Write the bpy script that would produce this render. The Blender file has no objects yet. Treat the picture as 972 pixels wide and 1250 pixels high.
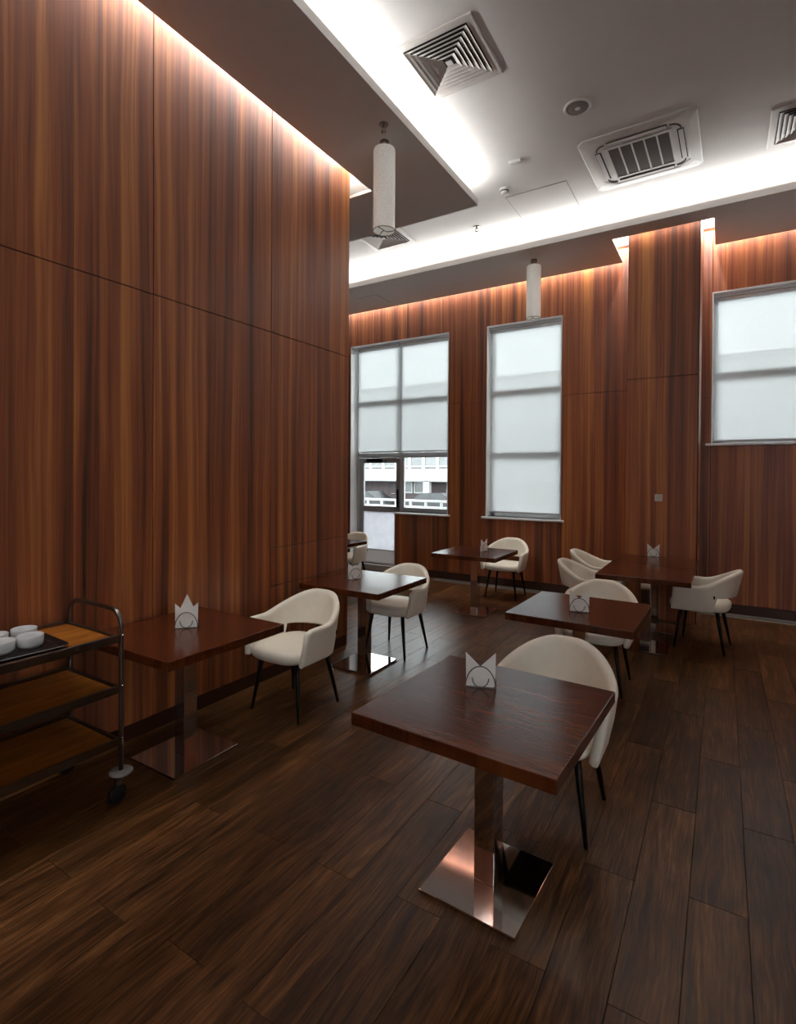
import bpy, bmesh, math, random
from mathutils import Vector, Matrix

random.seed(7)
C = bpy.context.scene.collection
SC = bpy.context.scene
PI = math.pi

# ------------------------------------------------------------------ camera
F_PX, YAW, PITCH, ROLL, CY, CAM_H = 644.8, 0.5516, -0.0091, 0.0065, 585.9, 1.692
Fw = Vector((-math.sin(YAW), math.cos(YAW), 0)); Rt = Vector((math.cos(YAW), math.sin(YAW), 0)); Up = Vector((0, 0, 1))
F2 = Fw * math.cos(PITCH) + Up * math.sin(PITCH); U2 = Up * math.cos(PITCH) - Fw * math.sin(PITCH)
R3 = Rt * math.cos(ROLL) + U2 * math.sin(ROLL); U3 = U2 * math.cos(ROLL) - Rt * math.sin(ROLL)
cam_data = bpy.data.cameras.new('camera'); cam = bpy.data.objects.new('camera', cam_data); C.objects.link(cam)
cam.matrix_world = Matrix(((R3.x, U3.x, -F2.x, 0), (R3.y, U3.y, -F2.y, 0), (R3.z, U3.z, -F2.z, CAM_H), (0, 0, 0, 1)))
cam_data.sensor_fit = 'HORIZONTAL'; cam_data.sensor_width = 36
cam_data.lens = 36 * F_PX / 972
cam_data.shift_y = -(625 - CY) / 972
cam_data.clip_start = 0.02; cam_data.clip_end = 300
SC.camera = cam

# ------------------------------------------------------------------ view, world
SC.view_settings.view_transform = 'Standard'; SC.view_settings.look = 'None'
SC.view_settings.gamma = 1; SC.view_settings.use_curve_mapping = False
SC.view_settings.exposure = 1.0
world = bpy.data.worlds.new('world'); SC.world = world; world.use_nodes = True
bg = world.node_tree.nodes['Background']
bg.inputs[0].default_value = (0.93, 0.965, 1.0, 1); bg.inputs[1].default_value = 5.2

# ------------------------------------------------------------------ key dimensions
XL = -3.18          # left wood wall face
YL = 4.22           # its end
YF = 7.76           # far wall face
ZS = 4.567          # soffit underside
ZC = 4.84           # main ceiling
ZP = 2.862          # panel seam height
GX = -3.06          # soffit edge beside the left wall
GY = 7.64           # soffit edge beside the far wall
SX = -2.252         # left soffit inner edge
SY = 5.25           # left soffit end
FY = 6.56           # far soffit inner edge
X0, X1, Y0 = -7.0, 3.6, -3.0
KC = (ZC - CAM_H) / (4.76 - CAM_H)   # ceiling fittings were measured on a plane at 4.76 m
PX0, PX1, PY = -1.005, -0.243, 6.93   # pillar
NX0, NX1, NY = -1.174, -0.112, 6.835  # soffit notch round the pillar

# ------------------------------------------------------------------ LED strips in the coves and slots
def strip(name, x0, x1, y0, y1, z, watt_m, aim=(0, 0, -1), wid=0.02, col=(0.985, 0.985, 0.97)):
    L = bpy.data.lights.new(name, 'AREA'); L.shape = 'RECTANGLE'
    lx, ly = x1 - x0, y1 - y0
    L.size = max(lx, wid); L.size_y = max(ly, wid)
    L.energy = watt_m * max(lx, ly); L.color = col
    o = bpy.data.objects.new(name, L); C.objects.link(o)
    o.location = ((x0 + x1) / 2, (y0 + y1) / 2, z)
    zz = -Vector(aim).normalized()                      # area lights shine along -z
    xx = Vector((1, 0, 0)) if lx > ly else Vector((0, 1, 0))
    if lx <= ly: L.size, L.size_y = L.size_y, L.size
    yy = zz.cross(xx)
    o.matrix_world = Matrix(((xx.x, yy.x, zz.x, o.location.x), (xx.y, yy.y, zz.y, o.location.y), (xx.z, yy.z, zz.z, z), (0, 0, 0, 1)))
    return o
COVE, SLOT = 2.9, 5.6
strip('led_strip', SX - 0.10, SX - 0.10, Y0, SY - 0.05, 4.63, COVE, (.7, 0, .7))
strip('led_strip', -6.9, SX - 0.05, SY - 0.10, SY - 0.10, 4.63, COVE * .35, (0, .7, .7))
strip('led_strip', X0, X1, FY + 0.10, FY + 0.10, 4.63, COVE * 1.1, (0, -.7, .7))
strip('led_strip', XL + 0.06, XL + 0.06, Y0, YL, 4.81, SLOT)
strip('led_strip', -3.6, GX, YL + 0.10, YL + 0.10, 4.64, SLOT, (0, 0, 1))
strip('led_strip', X0, PX0, YF - 0.06, YF - 0.06, 4.81, SLOT)
strip('led_strip', PX1, X1, YF - 0.06, YF - 0.06, 4.81, SLOT)
strip('led_strip', PX0 - .08, PX1 + .07, PY - 0.05, PY - 0.05, 4.81, SLOT * .6)
strip('led_strip', X0, NX0, GY - 0.03, GY - 0.03, 4.61, SLOT * .5, (0, .3, 1))
strip('led_strip', NX1, X1, GY - 0.03, GY - 0.03, 4.61, SLOT * .5, (0, .3, 1))
strip('led_strip', NX0 - .02, NX0 - .02, NY, GY, 4.61, SLOT * .5, (.5, 0, 1))
strip('led_strip', NX1 + .02, NX1 + .02, NY, GY, 4.61, SLOT * .5, (-.5, 0, 1))
strip('led_strip', PX0 - .09, PX0 - .09, PY, GY, 4.81, SLOT)
strip('led_strip', PX1 + .07, PX1 + .07, PY, GY, 4.81, SLOT)

# ------------------------------------------------------------------ helpers
class NT:
    def __init__(s, m): s.m = m; s.t = m.node_tree; s.n = s.t.nodes; s.l = s.t.links
    def add(s, typ, **kw):
        n = s.n.new(typ)
        for k, v in kw.items(): setattr(n, k, v)
        return n
    def link(s, a, b): s.l.new(a, b)
    def math(s, op, a, b=None, c=None):
        n = s.add('ShaderNodeMath', operation=op)
        for i, v in enumerate((a, b, c)):
            if v is None: continue
            if hasattr(v, 'is_linked'): s.link(v, n.inputs[i])
            else: n.inputs[i].default_value = v
        return n.outputs[0]
    def noise(s, vec, scale=1, detail=2, rough=.5, dist=0):
        n = s.add('ShaderNodeTexNoise'); s.link(vec, n.inputs['Vector'])
        n.inputs['Scale'].default_value = scale; n.inputs['Detail'].default_value = detail
        n.inputs['Roughness'].default_value = rough; n.inputs['Distortion'].default_value = dist
        return n.outputs['Fac']
    def ramp(s, fac, stops, interp='LINEAR'):
        n = s.add('ShaderNodeValToRGB'); s.link(fac, n.inputs[0]); r = n.color_ramp; r.interpolation = interp
        while len(r.elements) < len(stops): r.elements.new(.5)
        for e, (p, c) in zip(r.elements, stops): e.position = p; e.color = (*c, 1) if len(c) == 3 else c
        return n.outputs[0]
    def comb(s, x, y, z):
        n = s.add('ShaderNodeCombineXYZ')
        for i, v in enumerate((x, y, z)):
            if hasattr(v, 'is_linked'): s.link(v, n.inputs[i])
            else: n.inputs[i].default_value = v
        return n.outputs[0]
    def bump(s, h, strength=.2, dist=.01):
        n = s.add('ShaderNodeBump'); s.link(h, n.inputs['Height'])
        n.inputs['Strength'].default_value = strength; n.inputs['Distance'].default_value = dist
        return n.outputs[0]

def srgb(h):
    h = h.lstrip('#'); v = [int(h[i:i+2], 16) / 255 for i in (0, 2, 4)]
    return tuple((c / 12.92 if c <= .04045 else ((c + .055) / 1.055) ** 2.4) for c in v)

def mat(name, col=(.8, .8, .8), rough=.5, metal=0, spec=.5, emit=None, es=0):
    m = bpy.data.materials.new(name); m.use_nodes = True
    b = m.node_tree.nodes['Principled BSDF']
    b.inputs['Base Color'].default_value = (*col, 1); b.inputs['Roughness'].default_value = rough
    b.inputs['Metallic'].default_value = metal; b.inputs['Specular IOR Level'].default_value = spec
    if emit: b.inputs['Emission Color'].default_value = (*emit, 1); b.inputs['Emission Strength'].default_value = es
    return m
def nmat(name, **kw):
    m = mat(name, **kw); t = NT(m); return m, t, t.n['Principled BSDF']

def speckle(m, amount=.12, scale=40, bump=.1, dist=.002):
    """gentle procedural colour and relief variation"""
    t = NT(m); b = t.n['Principled BSDF']; base = tuple(b.inputs['Base Color'].default_value)[:3]
    co = t.add('ShaderNodeTexCoord').outputs['Object']
    f = t.noise(co, scale, 3, .6)
    c = t.ramp(f, [(.25, tuple(x * (1 - amount) for x in base)), (.75, tuple(min(1, x * (1 + amount)) for x in base))])
    t.link(c, b.inputs['Base Color'])
    if bump: t.link(t.bump(t.noise(co, scale * 4, 2), bump, dist), b.inputs['Normal'])
    return m

# ---- wood veneer of the walls: vertical figure, works on faces along x or along y
def veneer(name, dark, mid, light, rough):
    m, t, b = nmat(name, rough=rough, spec=.5)
    g = t.add('ShaderNodeNewGeometry').outputs['Position']
    s = t.add('ShaderNodeSeparateXYZ'); t.link(g, s.inputs[0]); x, y, z = s.outputs
    h = t.math('ADD', t.math('MULTIPLY', x, .97), y)
    wob = t.noise(t.comb(t.math('MULTIPLY', h, 2.6), t.math('MULTIPLY', z, .4), 3.1), 1, 2, .5)
    hw = t.math('ADD', h, t.math('MULTIPLY', wob, .09))
    leaf = t.math('FLOOR', t.math('MULTIPLY', h, 6.1))
    wn = t.add('ShaderNodeTexWhiteNoise', noise_dimensions='1D'); t.link(leaf, wn.inputs['W']); lv = wn.outputs[0]
    broad = t.noise(t.comb(t.math('MULTIPLY', hw, 9), t.math('MULTIPLY', z, .18), t.math('MULTIPLY', lv, 5)), 1, 2, .5)
    mid_f = t.noise(t.comb(t.math('MULTIPLY', hw, 34), t.math('MULTIPLY', z, .3), lv), 1, 3, .6)
    fine = t.noise(t.comb(t.math('MULTIPLY', hw, 190), t.math('MULTIPLY', z, 2.2), 1.7), 1, 2, .6)
    f = t.math('ADD', t.math('MULTIPLY', broad, .50), t.math('MULTIPLY', mid_f, .38))
    f = t.math('ADD', f, t.math('MULTIPLY', fine, .16)); f = t.math('ADD', f, t.math('MULTIPLY', t.math('SUBTRACT', lv, .5), .07))
    c = t.ramp(f, [(.36, dark), (.46, tuple(.45 * a + .55 * d for a, d in zip(dark, mid))), (.54, mid), (.67, light)])
    t.link(c, b.inputs['Base Color'])
    t.link(t.bump(t.math('ADD', fine, mid_f), .05, .002), b.inputs['Normal'])
    b.inputs['Coat Weight'].default_value = .55; b.inputs['Coat Roughness'].default_value = .55; b.inputs['Coat IOR'].default_value = 1.5
    rr = t.math('ADD', rough - .04, t.math('MULTIPLY', fine, .08)); t.link(rr, b.inputs['Roughness'])
    return m

# ---- floor planks
def plank_mat():
    m, t, b = nmat('walnut_plank', rough=.4, spec=.42)
    co = t.add('ShaderNodeTexCoord').outputs['Object']; oi = t.add('ShaderNodeObjectInfo').outputs['Random']
    s = t.add('ShaderNodeSeparateXYZ'); t.link(co, s.inputs[0]); x, y, z = s.outputs
    off = t.math('MULTIPLY', oi, 37.0)
    wob = t.noise(t.comb(t.math('MULTIPLY', x, 3), t.math('MULTIPLY', y, 1.6), off), 1, 2)
    xw = t.math('ADD', x, t.math('MULTIPLY', wob, .09))
    a = t.noise(t.comb(t.math('MULTIPLY', xw, 24), t.math('MULTIPLY', y, 1.1), off), 1, 4, .62)
    f = t.noise(t.comb(t.math('MULTIPLY', xw, 110), t.math('MULTIPLY', y, 4.5), off), 1, 3, .6)
    k = t.noise(t.comb(t.math('MULTIPLY', x, 6), t.math('MULTIPLY', y, 3), off), 1, 3, .6)
    v = t.math('ADD', t.math('MULTIPLY', a, .45), t.math('ADD', t.math('MULTIPLY', f, .3), t.math('MULTIPLY', k, .25)))
    v = t.math('ADD', v, t.math('MULTIPLY', t.math('SUBTRACT', oi, .5), .10))
    scr = t.noise(t.comb(t.math('MULTIPLY', xw, 85), t.math('MULTIPLY', y, 5), off), 1, 4, .7)
    v = t.math('ADD', v, t.math('MULTIPLY', t.math('SUBTRACT', scr, .5), .55))
    c = t.ramp(v, [(.26, srgb('#1e1006')), (.44, srgb('#462b14')), (.57, srgb('#674324')), (.76, srgb('#96693f'))])
    t.link(c, b.inputs['Base Color'])
    t.link(t.math('ADD', .24, t.math('MULTIPLY', scr, .25)), b.inputs['Roughness'])
    b.inputs['Specular IOR Level'].default_value = .26
    t.link(t.bump(t.math('ADD', scr, t.math('MULTIPLY', a, .6)), .30, .003), b.inputs['Normal'])
    return m

def table_mat():
    m, t, b = nmat('dark_oak_top', rough=.3, spec=.42)
    co = t.add('ShaderNodeTexCoord').outputs['Object']; oi = t.add('ShaderNodeObjectInfo').outputs['Random']
    s = t.add('ShaderNodeSeparateXYZ'); t.link(co, s.inputs[0]); x, y, z = s.outputs
    off = t.math('MULTIPLY', oi, 21.0)
    wob = t.noise(t.comb(t.math('MULTIPLY', x, 2.4), t.math('MULTIPLY', y, 4), off), 1, 2)
    yw = t.math('ADD', y, t.math('MULTIPLY', wob, .12))
    a = t.noise(t.comb(t.math('MULTIPLY', x, 1.3), t.math('MULTIPLY', yw, 18), off), 1, 4, .6)
    f = t.noise(t.comb(t.math('MULTIPLY', x, 9), t.math('MULTIPLY', yw, 150), off), 1, 2, .6)
    v = t.math('ADD', t.math('MULTIPLY', a, .5), t.math('MULTIPLY', f, .5))
    t.link(t.ramp(v, [(.33, srgb('#2f1208')), (.5, srgb('#502410')), (.68, srgb('#683517'))]), b.inputs['Base Color'])
    t.link(t.math('ADD', .12, t.math('MULTIPLY', f, .16)), b.inputs['Roughness'])
    t.link(t.bump(f, .05, .001), b.inputs['Normal'])
    return m

def blind_mat():
    m = bpy.data.materials.new('blind_fabric'); m.use_nodes = True; t = NT(m); t.n.clear()
    out = t.add('ShaderNodeOutputMaterial'); d = t.add('ShaderNodeBsdfDiffuse'); tr = t.add('ShaderNodeBsdfTranslucent'); tp = t.add('ShaderNodeBsdfTransparent')
    co = t.add('ShaderNodeTexCoord').outputs['Object']
    c = t.ramp(t.noise(co, 260, 2), [(.3, (.66, .67, .67)), (.7, (.74, .75, .75))])
    t.link(c, d.inputs[0]); t.link(c, tr.inputs[0]); tp.inputs[0].default_value = (.95, .97, 1, 1)
    m1 = t.add('ShaderNodeMixShader'); m1.inputs[0].default_value = .48; t.link(d.outputs[0], m1.inputs[1]); t.link(tr.outputs[0], m1.inputs[2])
    m2 = t.add('ShaderNodeMixShader'); m2.inputs[0].default_value = .03; t.link(m1.outputs[0], m2.inputs[1]); t.link(tp.outputs[0], m2.inputs[2])
    t.link(m2.outputs[0], out.inputs[0]); return m

def glass_mat():
    m = bpy.data.materials.new('window_glass'); m.use_nodes = True; t = NT(m); t.n.clear()
    out = t.add('ShaderNodeOutputMaterial'); g = t.add('ShaderNodeBsdfGlossy'); g.inputs['Roughness'].default_value = .02
    tp = t.add('ShaderNodeBsdfTransparent'); tp.inputs[0].default_value = (.93, .96, .95, 1)
    fr = t.add('ShaderNodeFresnel'); fr.inputs[0].default_value = 1.45
    mx = t.add('ShaderNodeMixShader'); t.link(fr.outputs[0], mx.inputs[0]); t.link(tp.outputs[0], mx.inputs[1]); t.link(g.outputs[0], mx.inputs[2])
    t.link(mx.outputs[0], out.inputs[0]); return m

M = dict(
    veneer=veneer('walnut_veneer', srgb('#3d1a0b'), srgb('#9a5229'), srgb('#c8803f'), .42),
    plank=plank_mat(), table=table_mat(), blind=blind_mat(), glass=glass_mat(),
    wall_back=speckle(mat('wall_backing', srgb('#160c08'), .9), .1, 30, 0),
    paint=speckle(mat('ceiling_paint', srgb('#e2dfdc'), .85), .02, 9, .05),
    soffit=speckle(mat('soffit_paint', srgb('#dad5d0'), .85), .02, 9, .05),
    white=speckle(mat('white_frame_paint', srgb('#eeefef'), .4), .02, 20, 0),
    grey=speckle(mat('grey_frame', srgb('#bfc0c0'), .42), .04, 20, 0),
    doorgrey=speckle(mat('door_aluminium', srgb('#a3a4a4'), .4, .2), .04, 20, 0),
    black=speckle(mat('black_metal', srgb('#0d0c0c'), .38, .3), .1, 60, 0),
    chrome=speckle(mat('polished_steel', (.62, .6, .585), .06, 1), .03, 25, .015, .001),
    steel=speckle(mat('trolley_steel', (.20, .18, .165), .28, 1), .06, 30, 0),
    leather=speckle(mat('cream_leatherette', srgb('#efe7d6'), .5, 0, .4), .03, 18, .10, .0015),
    napkin=speckle(mat('paper_napkin', srgb('#f3efe8'), .9), .03, 60, .15, .001),
    wire=speckle(mat('holder_wire', (.10, .095, .09), .3, 1), .1, 80, 0),
    shelf=None, tray=speckle(mat('black_tray', srgb('#120d0f'), .35), .1, 40, 0),
    china=speckle(mat('white_china', srgb('#dcdcdc'), .22), .02, 20, 0),
    vent=speckle(mat('vent_metal', srgb('#cfc9c4'), .45), .03, 30, 0),
    dark=speckle(mat('dark_void', srgb('#14100e'), .9), .1, 30, 0),
    filt=speckle(mat('filter_mesh', srgb('#4b3f39'), .8), .2, 90, 0),
    plastic=speckle(mat('white_plastic', srgb('#dcd9d6'), .45), .02, 30, 0),
    speaker=speckle(mat('speaker_mesh', srgb('#7c756f'), .7), .2, 200, 0),
    nickel=speckle(mat('brushed_nickel', (.32, .28, .25), .35, 1), .06, 30, 0),
    rubber=speckle(mat('grey_rubber', srgb('#8f8a88'), .7), .05, 30, 0),
    baseb=speckle(mat('dark_baseboard', srgb('#3f2215'), .45), .1, 14, 0),
    concrete=speckle(mat('pale_facade', srgb('#a3a5a4'), .8), .03, 3, 0),
    brick=speckle(mat('dim_undercroft', srgb('#4a4243'), .9), .2, 5, 0),
    asphalt=speckle(mat('asphalt', srgb('#4a4948'), .9), .1, 6, 0),
    fglass=speckle(mat('facade_glass', srgb('#606263'), .3), .25, 1.2, 0),
    car=speckle(mat('dark_car_paint', srgb('#232325'), .2), .05, 4, 0),
    grille=speckle(mat('grille_aluminium', (.5, .47, .43), .42, 1), .06, 30, 0),
    carglass=speckle(mat('car_glass', srgb('#2c2f31'), .25), .1, 5, 0),
    tyre=speckle(mat('tyre_rubber', srgb('#151515'), .8), .1, 30, 0),
)
m = bpy.data.materials.new('frosted_panel'); m.use_nodes = True; t = NT(m); t.n.clear()
out = t.add('ShaderNodeOutputMaterial'); d = t.add('ShaderNodeBsdfDiffuse'); tl = t.add('ShaderNodeBsdfTranslucent'); mx = t.add('ShaderNodeMixShader')
c = t.ramp(t.noise(t.add('ShaderNodeTexCoord').outputs['Object'], 9, 2), [(.3, (.70, .71, .73)), (.7, (.76, .77, .79))])
t.link(c, d.inputs[0]); t.link(c, tl.inputs[0]); mx.inputs[0].default_value = .45
t.link(d.outputs[0], mx.inputs[1]); t.link(tl.outputs[0], mx.inputs[2]); t.link(mx.outputs[0], out.inputs[0]); M['doorpanel'] = m
# trolley laminate
m, t, b = nmat('orange_laminate', rough=.38)
co = t.add('ShaderNodeTexCoord').outputs['Object']; s_ = t.add('ShaderNodeSeparateXYZ'); t.link(co, s_.inputs[0])
v = t.noise(t.comb(t.math('MULTIPLY', s_.outputs[0], 26), t.math('MULTIPLY', s_.outputs[1], 2.5), 0.3), 1, 3, .6)
t.link(t.ramp(v, [(.3, srgb('#7c4312')), (.55, srgb('#a3611c')), (.75, srgb('#b87629'))]), b.inputs['Base Color']); M['shelf'] = m
# pendant shade: pale woven glass beads, faint emission put in for cove light
m, t, b = nmat('beaded_shade', col=srgb('#dcdad2'), rough=.3, spec=.6)
co = t.add('ShaderNodeTexCoord').outputs['Object']
vo = t.add('ShaderNodeTexVoronoi'); vo.inputs['Scale'].default_value = 130; t.link(co, vo.inputs['Vector'])
t.link(t.bump(vo.outputs['Distance'], .25, .003), b.inputs['Normal'])
t.link(t.ramp(vo.outputs['Distance'], [(0, srgb('#f4f3ee')), (.8, srgb('#d8d5cb'))]), b.inputs['Base Color']); b.inputs['Emission Color'].default_value = (1, .95, .86, 1); b.inputs['Emission Strength'].default_value = .10; M['shade'] = m

class MB:
    """collects shapes and links them as ONE mesh object"""
    def __init__(s): s.v = []; s.f = []; s.sm = []
    def put(s, vs, fs, smooth=False, tr=None):
        o = len(s.v)
        s.v += [tuple(tr @ Vector(p)) if tr else tuple(p) for p in vs]
        s.f += [tuple(i + o for i in f) for f in fs]; s.sm += [smooth] * len(fs); return s
    def box(s, a, b, tr=None):
        x0, y0, z0 = a; x1, y1, z1 = b
        return s.put([(x0,y0,z0),(x1,y0,z0),(x1,y1,z0),(x0,y1,z0),(x0,y0,z1),(x1,y0,z1),(x1,y1,z1),(x0,y1,z1)],
              [(0,3,2,1),(4,5,6,7),(0,1,5,4),(1,2,6,5),(2,3,7,6),(3,0,4,7)], False, tr)
    def bbox(s, a, b, r=.004, tr=None, seg=2):
        bm = bmesh.new(); bmesh.ops.create_cube(bm, size=1)
        for v in bm.verts:
            v.co = Vector(tuple((a[i] + b[i]) / 2 + v.co[i] * (b[i] - a[i]) for i in range(3)))
        bmesh.ops.bevel(bm, geom=bm.edges[:], offset=min(r, .49 * min(abs(b[i] - a[i]) for i in range(3))), segments=seg, affect='EDGES', profile=.5)
        bm.verts.index_update()
        s.put([v.co.copy() for v in bm.verts], [[v.index for v in f.verts] for f in bm.faces], False, tr); bm.free(); return s
    def lathe(s, prof, n=32, tr=None, smooth=True):
        vs = []; fs = []
        for r, z in prof:
            for k in range(n): vs.append((r * math.cos(2*PI*k/n), r * math.sin(2*PI*k/n), z))
        for i in range(len(prof) - 1):
            for k in range(n):
                k2 = (k + 1) % n; fs.append((i*n+k, i*n+k2, (i+1)*n+k2, (i+1)*n+k))
        if prof[0][0] > 1e-5: fs.append(tuple(range(n-1, -1, -1)))
        if prof[-1][0] > 1e-5: fs.append(tuple((len(prof)-1)*n + k for k in range(n)))
        return s.put(vs, fs, smooth, tr)
    def tube(s, pts, r, n=10, cyclic=False, radii=None):
        P = [Vector(p) for p in pts]; N = len(P); vs = []; fs = []
        up = None
        for i, p in enumerate(P):
            if cyclic: d = (P[(i+1) % N] - P[i-1]).normalized()
            else: d = (P[min(i+1, N-1)] - P[max(i-1, 0)]).normalized()
            if up is None:
                up = Vector((0, 0, 1)) if abs(d.z) < .9 else Vector((1, 0, 0))
            a = (up - d * up.dot(d)).normalized(); bb = d.cross(a); up = a
            rr = radii[i] if radii else r
            for k in range(n):
                w = 2*PI*k/n; vs.append(p + a * (rr*math.cos(w)) + bb * (rr*math.sin(w)))
        for i in range(N if cyclic else N - 1):
            j = (i + 1) % N
            for k in range(n): fs.append((i*n+k, i*n+(k+1) % n, j*n+(k+1) % n, j*n+k))
        if not cyclic: fs.append(tuple(range(n-1, -1, -1))); fs.append(tuple((N-1)*n+k for k in range(n)))
        return s.put(vs, fs, True)
    def prism(s, poly, y0, y1, tr=None):
        """polygon in x,z extruded along y"""
        n = len(poly); vs = [(x, y0, z) for x, z in poly] + [(x, y1, z) for x, z in poly]
        fs = [tuple(range(n)), tuple(range(2*n-1, n-1, -1))] + [(i, i+n, (i+1) % n + n, (i+1) % n) for i in range(n)]
        return s.put(vs, fs, False, tr)
    def mesh(s, name, m):
        me = bpy.data.meshes.new(name); me.from_pydata(s.v, [], s.f)
        me.polygons.foreach_set('use_smooth', s.sm)
        me.materials.append(M[m] if isinstance(m, str) else m)
        bm = bmesh.new(); bm.from_mesh(me); bmesh.ops.recalc_face_normals(bm, faces=bm.faces[:]); bm.to_mesh(me); bm.free()
        return me
    def obj(s, name, m, parent=None, loc=None):
        o = bpy.data.objects.new(name, s.mesh(name, m)); C.objects.link(o)
        if parent: o.parent = parent
        if loc: o.location = loc
        return o

def thing(name, label, cat, loc=(0, 0, 0), rz=0, group=None):
    o = bpy.data.objects.new(name, None); C.objects.link(o); o.empty_display_size = .1
    o.location = loc; o.rotation_euler = (0, 0, rz); return tag(o, label, cat, group)
def tag(o, label, cat, group=None):
    o['label'] = label; o['category'] = cat
    if group: o['group'] = group
    return o
def struct(o): o['kind'] = 'structure'; return o
def dup(root, label, loc, rz=0, group=None):
    r = root.copy(); C.objects.link(r); r.location = loc; r.rotation_euler = (0, 0, rz); r['label'] = label
    if group: r['group'] = group
    for ch in root.children:
        c = ch.copy(); C.objects.link(c); c.parent = r
        for g in ch.children:
            d = g.copy(); C.objects.link(d); d.parent = c
    return r

# ------------------------------------------------------------------ setting: floor
floor = struct(MB().box((X0 - .3, Y0 - .3, -.12), (X1 + .3, YF + .3, -.008)).obj('floor', 'wall_back'))
PW, PL, G = .2, 1.25, .0007
def plank_mesh(w, l, h=.0075, c=.0014):
    x, y = w/2 - G, l/2 - G
    b = MB(); vs = [(-x,-y,-h),(x,-y,-h),(x,y,-h),(-x,y,-h),(-x,-y,-c),(x,-y,-c),(x,y,-c),(-x,y,-c),
                    (-x+c,-y+c,0),(x-c,-y+c,0),(x-c,y-c,0),(-x+c,y-c,0)]
    fs = [(0,3,2,1)]
    for o in (0, 4):
        for k in range(4): fs.append((o+k, o+(k+1) % 4, o+4+(k+1) % 4, o+4+k))
    fs.append((8,9,10,11)); b.put(vs, fs); return b.mesh('plank', 'plank')
pm = plank_mesh(PW, PL)
far_planks = MB(); n_pl = 0
i0 = math.floor((X0 + .1) / PW); i1 = math.ceil((X1 + .1) / PW)
cands = []
for i in range(i0, i1):
    xc = -.1 + (i + .5) * PW
    jit = random.uniform(-.03, .03) if i not in (-1, 0, 1) else 0
    start = (2.42 if i % 2 == 0 else 1.79) + jit
    k0 = math.floor((Y0 - start) / PL)
    for k in range(k0, 12):
        ya, yb = max(Y0, start + k * PL), min(YF + .02, start + (k + 1) * PL)
        if yb - ya < .05: continue
        yc = (ya + yb) / 2
        d = math.hypot(xc, yc)
        # in the camera's wedge?
        dep = xc * Fw.x + yc * Fw.y; lat = xc * Rt.x + yc * Rt.y
        seen = dep > -.3 and abs(lat) < max(dep, .3) * .80 + 1.0 and not (xc < XL - .1 and yc < YL - .2)
        cands.append((0 if seen else 1, d, xc, ya, yb))
cands.sort()
for r, (ns, d, xc, ya, yb) in enumerate(cands):
    yc = (ya + yb) / 2; L = yb - ya
    if r < 296 and not ns:
        o = bpy.data.objects.new('plank', pm if abs(L - PL) < 1e-4 else plank_mesh(PW, L)); C.objects.link(o)
        o.parent = floor; o.location = (xc, yc, random.uniform(-.0004, .0004))
    else:
        tmp = plank_mesh(PW, L)
        far_planks.put([Vector(v.co) + Vector((xc, yc, 0)) for v in tmp.vertices], [tuple(p.vertices) for p in tmp.polygons])
        bpy.data.meshes.remove(tmp)
if far_planks.v:
    o = far_planks.obj('plank', 'plank', floor); o['kind'] = 'stuff'

# ------------------------------------------------------------------ setting: walls
wall_left = struct(MB().box((XL - .42, Y0, 0), (XL - .018, YL - .018, ZC)).obj('wall_left', 'wall_back'))
g = .003
def panel_x(parent, x, y0, y1, z0, z1, s=1):      # panel whose face is x = const, facing +x (s=1)
    a, b = (x - .018 * s, x) if s > 0 else (x, x + .018)
    return MB().bbox((a, y0 + g, z0 + g), (b, y1 - g, z1 - g), .0018, seg=1).obj('panel', 'veneer', parent)
def panel_y(parent, y, x0, x1, z0, z1):
    return MB().bbox((x0 + g, y, z0 + g), (x1 - g, y + .018, z1 - g), .0018, seg=1).obj('panel', 'veneer', parent)
ys = [Y0, -1.08, -.02, 1.045, 2.105, 3.163, YL]
for a, b_ in zip(ys, ys[1:]):
    panel_x(wall_left, XL, a, b_, ZP, ZC)
    if b_ < YL: panel_x(wall_left, XL, a, b_, .1, ZP)
for z0, z1 in ((.1, .76), (.76, 1.081), (1.081, ZP)): panel_x(wall_left, XL, 3.163, YL, z0, z1)
for z0, z1 in ((.0, ZP), (ZP, ZC)):   # end of the partition
    MB().bbox((XL - .42, YL - .018, z0 + g), (XL - .001, YL, z1 - g), .0018, seg=1).obj('panel', 'veneer', wall_left)
struct(MB().bbox((XL - .017, Y0, 0), (XL - .004, YL - .02, .098), .002).obj('baseboard_left', 'baseb'))

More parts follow.
